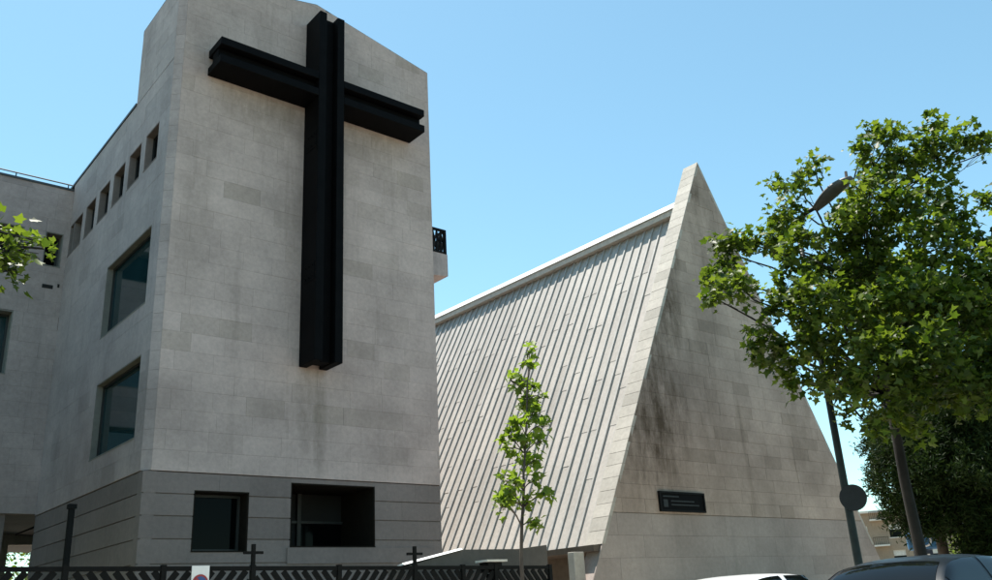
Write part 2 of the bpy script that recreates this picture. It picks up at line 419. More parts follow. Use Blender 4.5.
# wing on the left
wpoly = [(-14, 3.22+E1), (X0-.002, 3.22+E1), (X0-.002, 13.20+E1), (-14, 13.20+E1)]
wh = [(2.9, 5.03, 10.56+E1, 11.68+E1), (5.62, 6.13, 10.56+E1, 11.68+E1), (.2, 2.3, 10.56+E1, 11.68+E1), (2.6, 5.04, 7.08+E1, 8.99+E1), (2.7, 5.04, 3.95+E1, 5.86+E1), (-1.6, 1.4, 7.08+E1, 8.99+E1)]
wing.backing('wall', wpoly, wh, M['mortar'], B, .3)
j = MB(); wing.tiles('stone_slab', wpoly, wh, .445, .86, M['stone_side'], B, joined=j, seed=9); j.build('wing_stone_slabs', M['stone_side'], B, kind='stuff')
for i, h in enumerate(wh): wing.window(B, *h, .42, glassm=M['glass_black'] if i < 3 else M['glass'], mull=(.5,) if h[1]-h[0] > 1 else ())
vt = MB(); wing.rect(vt, 5.70, 6.0, 9.85+E1, 9.97+E1, .03, .052); vt.build('air_vent', M['dark'], B)
vt = MB(); wing.rect(vt, 6.12, 6.18, 9.93+E1, 10.04+E1, .03, .052); vt.build('air_vent', M['dark'], B)
# passage below the wing, open at the far end
ps = MB(); ps.box(-14, 12, YW+.06, 33.5, 3.22+E1+.01, 3.5+E1); ps.build('passage_ceiling', M['concrete'], B)
pw = MB(); pw.box(-14, 6.85, 33.2, 33.5, 0, 3.22+E1); pw.box(6.85, 8.6, 33.2, 33.5, 2.88+E1, 3.22+E1); pw.box(8.6, 12, 33.2, 33.5, 0, 3.22+E1); pw.build('passage_wall', M['reveal'], B)
pc = MB(); pc.box(4.9, 5.55, YW+.1, YW+.75, 0, 3.22+E1); pc.build('pillar', M['base'], B)
pc = MB(); pc.box(X0+.06, 13.9, YW-.0, YW+.3, 0, 3.22+E1-.01); 
# upper volumes behind the skins, roofs, parapet flashings
core = MB(); core.box(X0+.75, X1-.02, YF+.42, 40, ZB, ZL-.02); core.box(-14, X0+.9, YW+.5, 33.5, 3.55+E1, 13.1+E1)
core.box(X0+2.2, X1-.02, YF+1.8, YW, 0, ZB); core.build('inner_volume', M['dark'], B)
rw = MB(); rw.box(X1-.018, X1, YF+.02, 40, 0, ZL); rw.box(X1-.018, X1, YF+.02, YS, ZL, ZT); rw.build('side_wall', M['stone_side'], B)
bk = MB(); bk.prism([(X0+.06, YS-.02, ZL-.5), (X1-.02, YS-.02, ZL-.5), (X1-.02, YS-.02, ZT), ((X0+X1)/2, YS-.02, ZP), (X0+.06, YS-.02, ZT)],
                    [(X0+.06, YS, ZL-.5), (X1-.02, YS, ZL-.5), (X1-.02, YS, ZT), ((X0+X1)/2, YS, ZP), (X0+.06, YS, ZT)]); bk.build('tower_back_wall', M['stone_side'], B)
xm = (X0+X1)/2
tr = MB()
for xa in (X0, X1):
    tr.prism([(xa, YF+.02, ZT+.002), (xm, YF+.02, ZP+.002), (xm, YS, ZP+.002), (xa, YS, ZT+.002)], [(xa, YF+.02, ZT+.03), (xm, YF+.02, ZP+.03), (xm, YS, ZP+.03), (xa, YS, ZT+.03)])
tr.build('tower_roof', M['flash'], B)
fr = MB(); fr.box(X0-.03, X1, YS+.003, 40, ZL+.001, ZL+.07); fr.build('flat_roof', M['flash'], B)
fr = MB(); fr.box(-14, X0-.033, YW-.03, 33.5, 13.2+E1+.001, 13.27+E1); fr.build('wing_roof', M['flash'], B)
ra = MB(); ra.tube([(-14, YW+.05, 13.42+E1), (X0-.05, YW+.05, 13.42+E1)], .022, 6)
for k in range(14): ra.tube([(6.1-1.5*k, YW+.05, 13.26+E1), (6.1-1.5*k, YW+.05, 13.42+E1)], .018, 6)
ra.build('roof_rail', M['galv'], B)
# balcony on the hidden right side, its end shows past the tower
bl = MB(); bl.prism([(X1, 19.32, 9.22+E1), (14.72, 19.32, 9.30+E1), (14.72, 19.32, 9.98+E1), (X1, 19.32, 9.98+E1)], [(X1, 21.6, 9.22+E1), (14.72, 21.6, 9.30+E1), (14.72, 21.6, 9.98+E1), (X1, 21.6, 9.98+E1)])
bl = bl.build('balcony', M['stone_side'], B)
br = MB(); z0, z1 = 10.0+E1, 10.74+E1
for (p, q) in (((X1, 19.36), (14.66, 19.36)), ((14.66, 19.36), (14.66, 21.5))):
    br.bar((*p, z1), (*q, z1), .07, .07); br.bar((*p, z0+.03), (*q, z0+.03), .05, .05)
    nn = 5 if p[0] != q[0] else 12
    for k in range(nn+1):
        t = k/nn; x = p[0]+(q[0]-p[0])*t; y = p[1]+(q[1]-p[1])*t; br.bar((x, y, z0), (x, y, z1), .035, .035, (0, 1, 0))
    for k in range(nn):
        t0, t1 = k/nn, (k+1)/nn
        f = lambda t: (p[0]+(q[0]-p[0])*t, p[1]+(q[1]-p[1])*t)
        br.bar((*f(t0), z0), (*f(t1), z1), .03, .03); br.bar((*f(t0), z1), (*f(t1), z0), .03, .03)
br.bar((14.66, 19.36, z0-.02), (14.66, 19.36, z1+.03), .08, .08, (0, 1, 0)); br.build('railing', M['fence'], bl)
settle(B, (10, 23, 0))

# ------------------------------------------------------------------ the cross
C = thing('cross', 'huge black steel cross of flanged beams fixed high on the stone tower front', 'cross', (10.17, YF, 5.83+E1))
cx0, cx1, az0, az1, yf = 9.79, 10.555, 13.085+E1, 13.815+E1, YF-.80
yb = YF-.012; zc0, zc1 = 5.83+E1, 15.80+E1; fl = .215
def cbeam(name, boxes):
    m = MB()
    for bx in boxes: m.box(*bx)
    o = m.build(name, M['black'], C); o.location = -C.location; bevel(o, .012, 2); return o
cbeam('upright_flange', [(cx0, cx0+fl, yf, yb, zc0, zc1)]); cbeam('upright_flange', [(cx1-fl, cx1, yf, yb, zc0, zc1)])
cbeam('upright_web', [(cx0+fl+.001, cx1-fl-.001, yf+.24, yb-.2, zc0+.03, zc1-.03)])
for xa, xb in ((7.07, cx0-.001), (cx1+.001, 13.21)):
    cbeam('arm_flange', [(xa, xb, yf, yb, az1-fl, az1)]); cbeam('arm_flange', [(xa, xb, yf, yb, az0, az0+fl)])
    cbeam('arm_web', [(xa+.03, xb-.001, yf+.24, yb-.2, az0+fl+.001, az1-fl-.001)])
for zz in (7.9, 11.6):
    for xx in (cx0-.012, cx1-.004):
        cbeam('splice_plate', [(xx, xx+.016, yf+.08, yf+.60, zz+E1, zz+.5+E1)])
        mb_ = MB()
        for by in (.17, .34, .51):
            for bz in (.1, .4): mb_.disc((xx+(-.008 if xx < cx0 else .024), yf+by, zz+bz+E1), (1, 0, 0), .022, .02, 8)
        o = mb_.build('bolts', M['black'], C); o.location = -C.location
m = MB()
for zz in (6.6, 8.6, 10.6, 12.4, 15.0): m.box(cx0+.23, cx1-.23, yb-.199, yb+.011, zz+E1, zz+.2+E1)
o = m.build('wall_bracket', M['black'], C); o.location = -C.location

# ------------------------------------------------------------------ A-frame church
AX, AZ = 23.09, 14.09+E1; YG, YG2 = 16.0, 16.60; SL, SRr = 1.981, 1.82; YEND = 38.0
Ch = thing('church', 'steep A-frame church with ribbed sheet roof and pointed stone gable wall', 'church')
ZE = 1.43+E1
xl = lambda z, d=0: AX-(AZ-d-z)/SL
xr = lambda z, d=0: AX+(AZ-d-z)/SRr
gw = Wall((0, YG+.04, 0), (1, 0, 0), (0, -1, 0))
tri = [(xl(0)+.10, 0), (xr(0)-.10, 0), (AX, AZ-.19)]
gb = MB(); gw.slab(gb, tri, -.54, 0); gb.build('gable_wall', M['mortar'], Ch)
ZLOW = 2.22+E1
low = [(xl(0)+.02, 0), (xr(0)-.02, 0), (xr(ZLOW)-.02, ZLOW), (xl(ZLOW)+.02, ZLOW)]
n1 = gw.tiles('base_stone', low, [], .56, 1.5, M['gable_low'], Ch, joint=.004, thick=.034, seed=21)
up = [(xl(ZLOW)+.02, ZLOW+.004), (xr(ZLOW)-.02, ZLOW+.004), (AX, AZ-.05)]
n2 = gw.tiles('gable_stone', up, [], .375, .80, M['gable'], Ch, joint=.005, thick=.04, seed=22, proud=.008)
print('gable', n1, n2)
def coping(sgn, slope, z0, z1, k):
    L = (z1-z0)/k
    for i in range(k):
        a, b = z0+i*L+.005, z0+(i+1)*L-.005; e = random.uniform(0, .008)
        X = lambda z, d=0: AX+sgn*((AZ-z)/slope+d)
        ring = lambda y: [(X(a, -.11), y, a), (X(a, e), y, a), (X(b, e), y, b), (X(b, -.11), y, b)]
        mb = MB(); mb.prism(ring(YG-.004), ring(YG2)) if sgn > 0 else mb.prism(ring(YG-.004)[::-1], ring(YG2)[::-1])
        mb.build('coping_stone', M['coping'], Ch)
coping(-1, SL, ZE, AZ-.22, 36); coping(1, SRr, ZE, AZ-.22, 36)
ap = MB(); ap.prism([(AX-.111, YG-.003, AZ-.218), (AX+.121, YG-.003, AZ-.218), (AX, YG-.003, AZ)], [(AX-.111, YG2, AZ-.218), (AX+.121, YG2, AZ-.218), (AX, YG2, AZ)]); ap.build('apex_stone', M['coping'], Ch)
# roof planes
DV = .98
zr = 12.22+E1
rc = MB()
prof = lambda y: [(xl(ZE, DV)+.05, y, ZE), (xr(ZE, DV)-.05, y, ZE), (xr(zr, DV)-.05, y, zr), (xl(zr, DV)+.05, y, zr)]
rc.prism(prof(YG2-.03), prof(YEND)); rc.build('roof_deck', M['mortar'], Ch)
nl = Vector((-SL, 0, 1)).normalized(); tl = Vector((1, 0, SL)).normalized(); nr = Vector((SRr, 0, 1)).normalized(); tr_ = Vector((-1, 0, SRr)).normalized()
PITCHR = .392; npan = int((YEND-YG2)/PITCHR)
pcache = {}
def roof_side(x_e, nrm, t, ln, pieces, name_rib=True):
    base = Vector((x_e, 0, ZE))
    for i in range(npan):
        y0 = YG2+.03+i*PITCHR+random.uniform(-.006, .006); cuts = [0]+sorted(ln*(k/pieces)+random.choice((-.9, -.3, .3, .8)) for k in range(1, pieces))+[ln]
        for k in range(pieces):
            a, b = cuts[k], cuts[k+1]; lift = .008
            P = lambda s, y, h: base+t*s+nrm*h+Vector((0, y, 0))
            lo = [P(a, y0, 0), P(a, y0+PITCHR-.012, 0), P(b, y0+PITCHR-.012, 0), P(b, y0, 0)]
            h0, h1 = .012+lift+random.uniform(0, .006), .012
            hi = [P(a, y0, h0), P(a, y0+PITCHR-.012, h0), P(b, y0+PITCHR-.012, h1), P(b, y0, h1)]
            mb = MB(); mb.prism(lo, hi) if nrm.x > 0 else mb.prism(lo[::-1], hi[::-1])
            mb.build('roof_panel', M['roof'], Ch)
        mb = MB(); P = lambda s, y, h: base+t*s+nrm*h+Vector((0, y, 0)); w = .055; H = .068
        mb.prism([P(-.01, y0-w/2, .0), P(-.01, y0+w/2, .0), P(-.01, y0+w/2, H), P(-.01, y0-w/2, H)], [P(ln, y0-w/2, .0), P(ln, y0+w/2, .0), P(ln, y0+w/2, H), P(ln, y0-w/2, H)])
        mb.build('roof_rib', M['rib'], Ch)
LN = (zr-ZE)/SL*math.sqrt(1+SL*SL)
roof_side(xl(ZE, DV), nl, tl, LN, 4)
P0 = Vector((xr(ZE, DV), 0, ZE)); LNR = (zr-ZE)/SRr*math.sqrt(1+SRr*SRr)
rr_ = MB(); ring = lambda y: [P0+Vector((0, y, 0)), P0+tr_*LNR+Vector((0, y, 0)), P0+tr_*LNR+nr*.03+Vector((0, y, 0)), P0+nr*.03+Vector((0, y, 0))]
rr_.prism(ring(YG2+.01), ring(YEND)); rr_.build('roof_slope', M['roof'], Ch)
# ridge: white flashing over a fascia that overhangs the sheets
def extr(name, prof, mat, ya=YG2-.02, yb=YEND+.1):
    mb = MB(); a = [(x, ya, z+E1) for x, z in prof]; b = [(x, yb, z+E1) for x, z in prof]; mb.prism(a[::-1], b[::-1]); return mb.build(name, mat, Ch)
extr('ridge_flashing', [(22.30, 12.43), (22.52, 12.70), (23.66, 12.70), (23.88, 12.43), (23.85, 12.41), (23.64, 12.66), (22.54, 12.66), (22.33, 12.41)], M['white'])
extr('ridge_fascia', [(22.36, 12.40), (22.36, 12.22), (22.78, 12.22), (22.78, 12.55), (23.40, 12.55), (23.40, 12.22), (23.82, 12.22), (23.82, 12.40), (23.6, 12.645), (22.58, 12.645)], M['fascia'])
# walls set back under the eave
ev = MB(); ev.box(16.45, 17.9, YG+.06, YEND, ZE-.165, ZE-.012); ev.build('eave_beam', M['brownwall_shade'], Ch)
wl = MB(); wl.box(17.7, 18.0, YG2+.001, YEND, 0, ZE-.161); wl.box(28.0, 28.3, YG2+.001, YEND, 0, ZE-.161); wl.build('side_wall', M['brownwall_shade'], Ch)
bw = MB(); bw.prism([(17.2, YEND, ZE), (29.0, YEND, ZE), (AX, YEND, 13.0+E1)], [(17.2, YEND+.2, ZE), (29.0, YEND+.2, ZE), (AX, YEND+.2, 13.0+E1)]); bw.build('rear_gable', M['gable'], Ch)
rp = MB(); xa_ = xl(0)+.10  # dark panel added in place of the eave's shade on the gable return
rp.prism([(xl(0)+.06, YG+.03, 0), (xl(ZE)+.06, YG+.03, ZE-.16), (xl(ZE)+.10, YG+.03, ZE-.16), (xl(0)+.10, YG+.03, 0)], [(xl(0)+.06, YG2-.02, 0), (xl(ZE)+.06, YG2-.02, ZE-.16), (xl(ZE)+.10, YG2-.02, ZE-.16), (xl(0)+.10, YG2-.02, 0)]); rp.build('eave_shade_panel', M['brownwall_shade'], Ch)
pl = MB(); pl.box(15.98, 16.34, 16.30, 16.52, 0, 1.265+E1); pl = pl.build('pillar', M['coping'], Ch); bevel(pl, .012)
settle(Ch, (23, 24, 0))
# plaque with unreadable faint rows
Pq = thing('plaque', 'dark metal plaque with faint raised lettering rows on the stone gable', 'plaque', (20.0, YG-.006, 2.30+E1))
def pqbox(nm, x0, x1, z0, z1, y0, y1, mat):
    m = MB(); m.box(x0-20.0, x1-20.0, y0, y1, z0-2.30, z1-2.30); return m.build(nm, mat, Pq)
pqbox('plate', 19.05, 20.95, 2.30, 2.80, -.05, 0, M['black'])
for (a, b, c, d) in ((19.03, 20.97, 2.28, 2.33), (19.03, 20.97, 2.77, 2.82)): pqbox('rim', a, b, c, d, -.075, 0.002, M['fence'])
for (a, b) in ((19.03, 19.08), (20.92, 20.97)): pqbox('rim', a, b, 2.331, 2.769, -.075, .002, M['fence'])
pqbox('emblem', 19.18, 19.36, 2.40, 2.60, -.058, -.049, M['signgrey'])
for (a, b, c) in ((19.18, 19.85, 2.67), (19.5, 20.5, 2.55), (19.5, 20.7, 2.45)): pqbox('letter_row', a, b, c, c+.035, -.056, -.049, M['signgrey'])

# ------------------------------------------------------------------ low porch wall with a white sloping cap, between fence and church
Po = thing('porch_wall', 'low concrete porch wall with sloping white cap behind the black fence', 'wall', (13, 13.4, 0))
pts = [(x*.858, z*.858) for x, z in ((10.76, 1.00), (11.90, 1.26), (13.48, 1.27), (14.35, 1.36))]
m = MB(); ring = lambda y: [(8.84-13, y, 0)]+[(8.84-13, y, .77+E1)]+[(x-13, y, z+E1) for x, z in pts]+[(pts[-1][0]-13, y, 0)]
m.prism(ring(-.1), ring(.25)); m.build('wall_panel', M['porch'], Po)
m = MB()
for (a, b) in ((0, 1),):
    (xa, za), (xb, zb) = pts[a], pts[b]
    A = [(xa-13.3, -.13, za+E1-.03), (xa-13.3, -.05, za+E1+.0), (xa-13.3, .26, za+E1-.06)]
    Bq = [(xb-13, -.13, zb+E1+.0), (xb-13, -.05, zb+E1+.03), (xb-13, .26, zb+E1-.03)]
    m.prism(A, Bq)
m.build('cap', M['white'], Po)

# ------------------------------------------------------------------ black fence with slanting slats
FY = 12.6; ZTOP = .735+E1
Fe = thing('metal_fence', 'black metal fence with slanting slats in alternating panels along the churchyard', 'fence', (6, FY, .13))
posts = [x*.9 for x in (13.0, 11.55, 10.75, 9.65, 8.07, 6.49, 5.05, 3.66, 2.2, .7, -.8, -2.3, -3.8)]
def fpart(nm, f, mat=None):
    m = MB(); f(m); m.v = [(x-6, y-FY, z-.13) for x, y, z in m.v]; return m.build(nm, mat or M['fence'], Fe)
ztop = lambda x: ZTOP+(11.7-x)*.0105
for i, x in enumerate(posts):
    crossed = i in (3, 5)
    fpart('post', lambda m: m.box(x-.035, x+.035, FY-.035, FY+.035, .13, ztop(x)+.02))
    if crossed:
        fpart('post_cross', lambda m: (m.box(x-.025, x+.025, FY-.025, FY+.025, ztop(x)+.021, ztop(x)+.31), m.box(x-.15, x-.0255, FY-.02, FY+.02, ztop(x)+.17, ztop(x)+.21), m.box(x+.0255, x+.15, FY-.02, FY+.02, ztop(x)+.17, ztop(x)+.21)))
for i in range(len(posts)-1):
    b, a = posts[i], posts[i+1]
    fpart('top_rail', lambda m: m.bar((a+.036, FY, ztop(a)-.03), (b-.036, FY, ztop(b)-.03), .05, .06))
    fpart('bottom_rail', lambda m: m.bar((a+.036, FY, .32), (b-.036, FY, .32), .05, .05))
    sgn = 1 if i in (1, 3, 5, 7, 9, 11) else -1
    zA, zB = .348, min(ztop(a), ztop(b))-.062; H = zB-zA; x = a-H
    while x < b+H:
        # a slat at 50 degrees, trimmed to the panel
        p, q = ((x, zA), (x+H*.8, zB)) if sgn > 0 else ((x+H*.8, zA), (x, zB))
        pts2 = []
        lo_, hi_ = a+.04, b-.04
        t0, t1 = 0., 1.
        dx = q[0]-p[0]
        ta, tb = (lo_-p[0])/dx, (hi_-p[0])/dx
        if ta > tb: ta, tb = tb, ta
        t0, t1 = max(t0, ta), min(t1, tb)
        if t1-t0 > .04:
            P = lambda t: (p[0]+dx*t, FY, p[1]+(q[1]-p[1])*t)
            fpart('slat', lambda m: m.bar(P(t0), P(t1), .085, .022, (0, 1, 0)))
        x += .167

# no-parking plate on the fence
S = thing('no_parking_sign', 'small white no parking plate fixed to the black fence', 'sign', (5.04, FY-.06, 1.46))
m = MB(); m.box(-.125, .125, -.012, .0, 0, .50); m.build('plate', M['signwhite'], S)
m = MB(); m.disc((0, -.014, .27), (0, 1, 0), .115, .006, 28); m.build('red_ring', M['signred'], S)
m = MB(); m.disc((0, -.018, .27), (0, 1, 0), .088, .006, 28); m.build('blue_disc', M['signblue'], S)
m = MB(); m.bar((-.066, -.024, .336), (.066, -.024, .204), .004, .028, (0, 0, 1)); m.build('red_bar', M['signred'], S)
# floodlight on the fence
Fl = thing('floodlight', 'small black floodlight with pale top plate beside the sapling above the fence', 'lamp', (10.42, FY+.12, .13))
m = MB(); m.box(-.09, .09, -.06, .06, 0, .72+E1-.1); m.build('stand', M['fence'], Fl)
m = MB(); m.prism([(-.18, -.14, .70+E1), (.12, -.14, .70+E1), (.12, -.14, .81+E1), (-.20, -.14, .81+E1)], [(-.18, .10, .64+E1), (.12, .10, .64+E1), (.12, .10, .81+E1), (-.20, .10, .81+E1)]); m.build('lamp_body', M['fence'], Fl)
m = MB(); m.box(-.26, .20, -.20, .14, .813+E1, .85+E1); m.build('top_plate', M['bpale'], Fl)
Fl.location.z = .0
# dark vent pipe by the side wall
V = thing('vent_pipe', 'tall dark square post with cap standing before the ribbed base of the side wall', 'post', (3.92, 15.0, .13))
m = MB(); m.box(-.04, .04, -.04, .04, 0, 2.86); m.build('shaft', M['fence'], V)
m = MB(); m.box(-.06, .06, -.06, .06, 2.861, 2.93); m.build('cap', M['fence'], V)

# ------------------------------------------------------------------ street lamp with the back of a round road sign
Lp = thing('street_lamp', 'tall dark street lamp post with curved head half hidden in the plane tree', 'street lamp', (16.75, 9.3, .125))
px, py = 0, 0
m = MB(); m.tube([(0, 0, 0), (0, 0, 1.0), (0.02, 0, 4.5), (.04, 0, 8.4)], [.085, .082, .07, .055], 12); m.build('pole', M['pole'], Lp, True)
m = MB(); m.tube([(0, 0, 0), (0, 0, .05), (0, 0, .45), (0, 0, .5)], [.19, .17, .15, .11], 12); m.build('foot', M['pole'], Lp, True)
m = MB(); arm = [(.04, 0, 8.35), (.04, -.05, 8.75), (.04, -.3, 8.86), (.04, -.62, 8.90)]; m.tube(arm, [.06, .055, .05, .045], 10); m.build('arm', M['pole'], Lp, True)
def lamphead(mb, scale, z_off):
    n = 9; prev = None; i0 = len(mb.v)
    for k in range(n):
        t = k/(n-1); y = -.50-.92*t; z = 8.86+.34*math.sin(t*1.5)+z_off; w = scale*(.07+.20*math.sin(math.pi*min(1, .12+t*.80))); h = scale*(.05+.085*math.sin(math.pi*min(1, .1+t*.82)))
        for jx in range(10):
            a = 2*math.pi*jx/10; mb.v.append((.04+w*math.cos(a), y, z+h*math.sin(a)))
    for k in range(n-1):
        for jx in range(10):
            a = i0+k*10+jx; b = i0+k*10+(jx+1) % 10; mb.f.append((a, a+10, b+10, b))
    mb.f.append(tuple(range(i0, i0+10))); mb.f.append(tuple(range(i0+(n-1)*10, i0+n*10))[::-1])
m = MB(); lamphead(m, .82, 0); m.build('lamp_head', M['galv'], Lp, True)
Rs = thing('road_sign', 'round road sign seen from behind, clamped to the street lamp post', 'sign', (16.77, 9.3, 2.86))
m = MB(); m.disc((-.04, -.15, 0), (.85, .5, 0), .255, .02, 32); m.build('disc', M['signgrey'], Rs)
m = MB(); m.bar((-.12, .04, .1), (-.02, -.13, .1), .03, .05); m.bar((-.12, .04, -.1), (-.02, -.13, -.1), .03, .05); m.build('clamp', M['galv'], Rs)

# ------------------------------------------------------------------ trees
def leaf_template(kind):
    if kind == 'palm':
        h = [(0, 0, 0), (.30, .02, .05), (.24, .22, .05), (.52, .46, .10), (.22, .55, .05), (.0, 1.0, -.06)]
    else:
        h = [(0, 0, 0), (.22, .25, .05), (.26, .55, .06), (0, 1, -.05)]
    other = [(-x, y, z) for x, y, z in h[1:-1]]
    v = np.array(h+other, float); n = len(h)
    f1 = list(range(n)); f2 = [n-1]+[n+len(other)-1-i for i in range(len(other))]+[0]
    return v, [f1, f2]
def leaves(pos, size, kind, mat, parent, name='crown', up=.5, droop=.35, aspect=1.0):
    v, fs = leaf_template(kind); n = len(pos); k = len(v)
    nrm = rng.normal(size=(n, 3)); nrm[:, 2] = np.abs(nrm[:, 2])*.9+up; nrm /= np.linalg.norm(nrm, axis=1)[:, None]
    d = rng.normal(size=(n, 3)); d[:, 2] -= droop; d -= nrm*(d*nrm).sum(1)[:, None]; d /= np.linalg.norm(d, axis=1)[:, None]
    s = np.cross(d, nrm); sz = size*rng.uniform(.45, 1.3, n)
    V = pos[:, None, :]+sz[:, None, None]*(v[None, :, 0:1]*aspect*s[:, None, :]+v[None, :, 1:2]*d[:, None, :]+v[None, :, 2:3]*nrm[:, None, :])
    me = bpy.data.meshes.new(name); me.vertices.add(n*k); me.vertices.foreach_set('co', V.reshape(-1).astype(np.float32))
    per = np.concatenate([np.array(f) for f in fs]); L = len(per)
    idx = (np.arange(n)[:, None]*k+per[None]).reshape(-1)
    starts = []; c = 0
    for f in fs: starts.append(c); c += len(f)
    st = (np.arange(n)[:, None]*L+np.array(starts)[None]).reshape(-1)
    tot = np.tile(np.array([len(f) for f in fs]), n)
    me.loops.add(n*L); me.loops.foreach_set('vertex_index', idx.astype(np.int32))
    me.polygons.add(n*len(fs)); me.polygons.foreach_set('loop_start', st.astype(np.int32)); me.polygons.foreach_set('loop_total', tot.astype(np.int32))
    me.update(); me.validate()
    return link(name, me, mat, parent, kind='stuff')
def blob_points(blobs, per_m2, shell=.55, sub=.30):
    """leaf positions in little twig clumps spread through each blob's volume"""
    out = []
    for (c, r) in blobs:
        rv = Vector(r) if not isinstance(r, (int, float)) else Vector((r, r, r))
        rm = (rv.x+rv.y+rv.z)/3; ncl = max(4, int(9*rm*rm/(sub*sub)*.42)); nl_ = max(3, int(per_m2*4*math.pi*rm*rm/ncl))
        for _ in range(ncl):
            d = rng.normal(size=3); d /= np.linalg.norm(d); rad = rng.uniform(shell**3, 1)**(1/3)
            cc = np.array(c)+d*rad*np.array(rv)*rng.uniform(.82, 1.12)
            out.append(cc+rng.normal(size=(nl_, 3))*sub*.48)
    return np.concatenate(out)
def limb(mb, a, b, r0, r1, sag=.12, n=6, seg=6):
    a, b = Vector(a), Vector(b); L = (b-a).length; pts = []; rad = []
    off = Vector((random.uniform(-1, 1), random.uniform(-1, 1), random.uniform(.2, 1)))*L*sag
    for k in range(n+1):
        t = k/n; p = a.lerp(b, t)+off*math.sin(math.pi*t)+Vector((random.uniform(-1, 1), random.uniform(-1, 1), random.uniform(-1, 1)))*L*.012
        pts.append(p); rad.append(r0+(r1-r0)*t)
    pts[0] = a
    mb.tube(pts, rad, seg)
def tree(name, label, base, blobs, trunk_pts, trunk_r, lmat, bmat, size, kind, per_m2, group=None, sub=.3, shell=.55, kmin=None, leafargs={}):
    T = thing(name, label, 'tree', base, group); b = Vector(base)
    m = MB(); pts = [Vector(p)-b for p in trunk_pts]; m.tube(pts, trunk_r, 10); m.build('trunk', bmat, T, True)
    lm = MB()
    for (c, r) in blobs:
        c = Vector(c)-b
        cand = [(p, k) for k, p in enumerate(pts) if k >= (len(pts)//2 if kmin is None else kmin) and p.z < c.z-.15*(c-p).length] or [(pts[len(pts)//2], 1)]
        p, k = min(cand, key=lambda q: (c-q[0]).length)
        rr = trunk_r[k]*.42; L = (c-p).length
        limb(lm, p, c, max(.006, min(rr, .012+L*.013)), .012, n=7)
        rm = r if isinstance(r, (int, float)) else sum(r)/3
        for _ in range(max(3, int(5*rm/.8))):
            d = Vector(rng.normal(size=3)).normalized(); limb(lm, p.lerp(c, random.uniform(.7, 1)), c+d*rm*.9, .008, .004, .1, 4, 5)
    lm.build('limbs', bmat, T, True)
    P = blob_points([(Vector(c)-b, r) for c, r in blobs], per_m2, shell, sub)
    leaves(P, size, kind, lmat, T, **leafargs)
    return T, len(P)
# the big street plane tree on the right: lobes (pixel x, y, pixel radius, distance)
tb = Vector((19.3, 9.3, .125))
lob = [(727, 252, 22, 17.5), (718, 275, 18, 17.2), (738, 285, 17, 17.6), (716, 297, 12, 17.2), (745, 245, 14, 18),
       (772, 238, 26, 18), (790, 215, 24, 18.2), (800, 182, 20, 18.4), (816, 163, 10, 18.6), (776, 182, 10, 18.4), (800, 255, 30, 17.4), (835, 235, 30, 18),
       (780, 300, 26, 17.4), (760, 345, 22, 17.2), (782, 355, 22, 17), (815, 305, 32, 17), (840, 280, 34, 17.5), (815, 345, 28, 16.8), (795, 385, 14, 17), (830, 375, 22, 17),
       (868, 215, 32, 18.4), (880, 170, 24, 19), (876, 135, 17, 19.2), (862, 150, 14, 19), (897, 130, 14, 19.4), (905, 160, 26, 19.6), (935, 126, 14, 20), (925, 145, 20, 20), (950, 150, 18, 20.2), (968, 138, 16, 20.4), (984, 140, 12, 20.4), (986, 154, 7, 20),
       (900, 210, 34, 18.8), (940, 190, 26, 19.6), (875, 260, 38, 17.8), (925, 240, 34, 18.4), (955, 215, 20, 19.6), (965, 240, 24, 19.4), (990, 200, 14, 20.4),
       (980, 265, 26, 19), (1000, 300, 40, 19), (1020, 240, 40, 20), (1050, 300, 50, 20),
       (870, 320, 38, 17), (915, 300, 40, 17.4), (955, 305, 38, 18), (850, 385, 20, 16.8), (880, 370, 34, 16.8), (925, 355, 38, 17), (970, 355, 34, 17.6), (905, 400, 22, 17), (945, 392, 26, 17.4), (985, 392, 28, 17.8), (1020, 370, 40, 18), (870, 408, 14, 17), (880, 432, 11, 16.6), (918, 428, 14, 17.4), (868, 192, 13, 16.6), (858, 186, 8, 16.2), (872, 176, 11, 16.6), (848, 212, 14, 16.8), (865, 205, 12, 16.4),
       (845, 415, 8, 17), (855, 200, 16, 19.2)]
blobs = [(at(x, y, d+random.uniform(-.5, .9)), r/FPX*d*(1.1 if x < 760 else .82 if y < 265 else .95)) for x, y, r, d in lob]
for _ in range(20):                             # the far half of the crown
    d = random.uniform(20, 24.5); x = random.uniform(870, 1080); y = random.uniform(270, 365)
    blobs.append((at(x, y, d), random.uniform(.7, 1.1)))
trunk = [tb, tb+Vector((.05, 0, 1.5)), tb+Vector((.1, .05, 3.2)), tb+Vector((-.1, -.1, 5)), tb+Vector((.2, -.1, 7)), tb+Vector((.5, .2, 9)), tb+Vector((.7, .2, 11))]
T, nlv = tree('plane_tree', 'big leafy plane tree spreading over the street lamp and parked dark car', tb, blobs, trunk, [.16, .125, .11, .10, .085, .06, .035], M['leaf'], M['bark'], .165, 'palm', 105, sub=.20, shell=.1)
print('leaves', nlv)
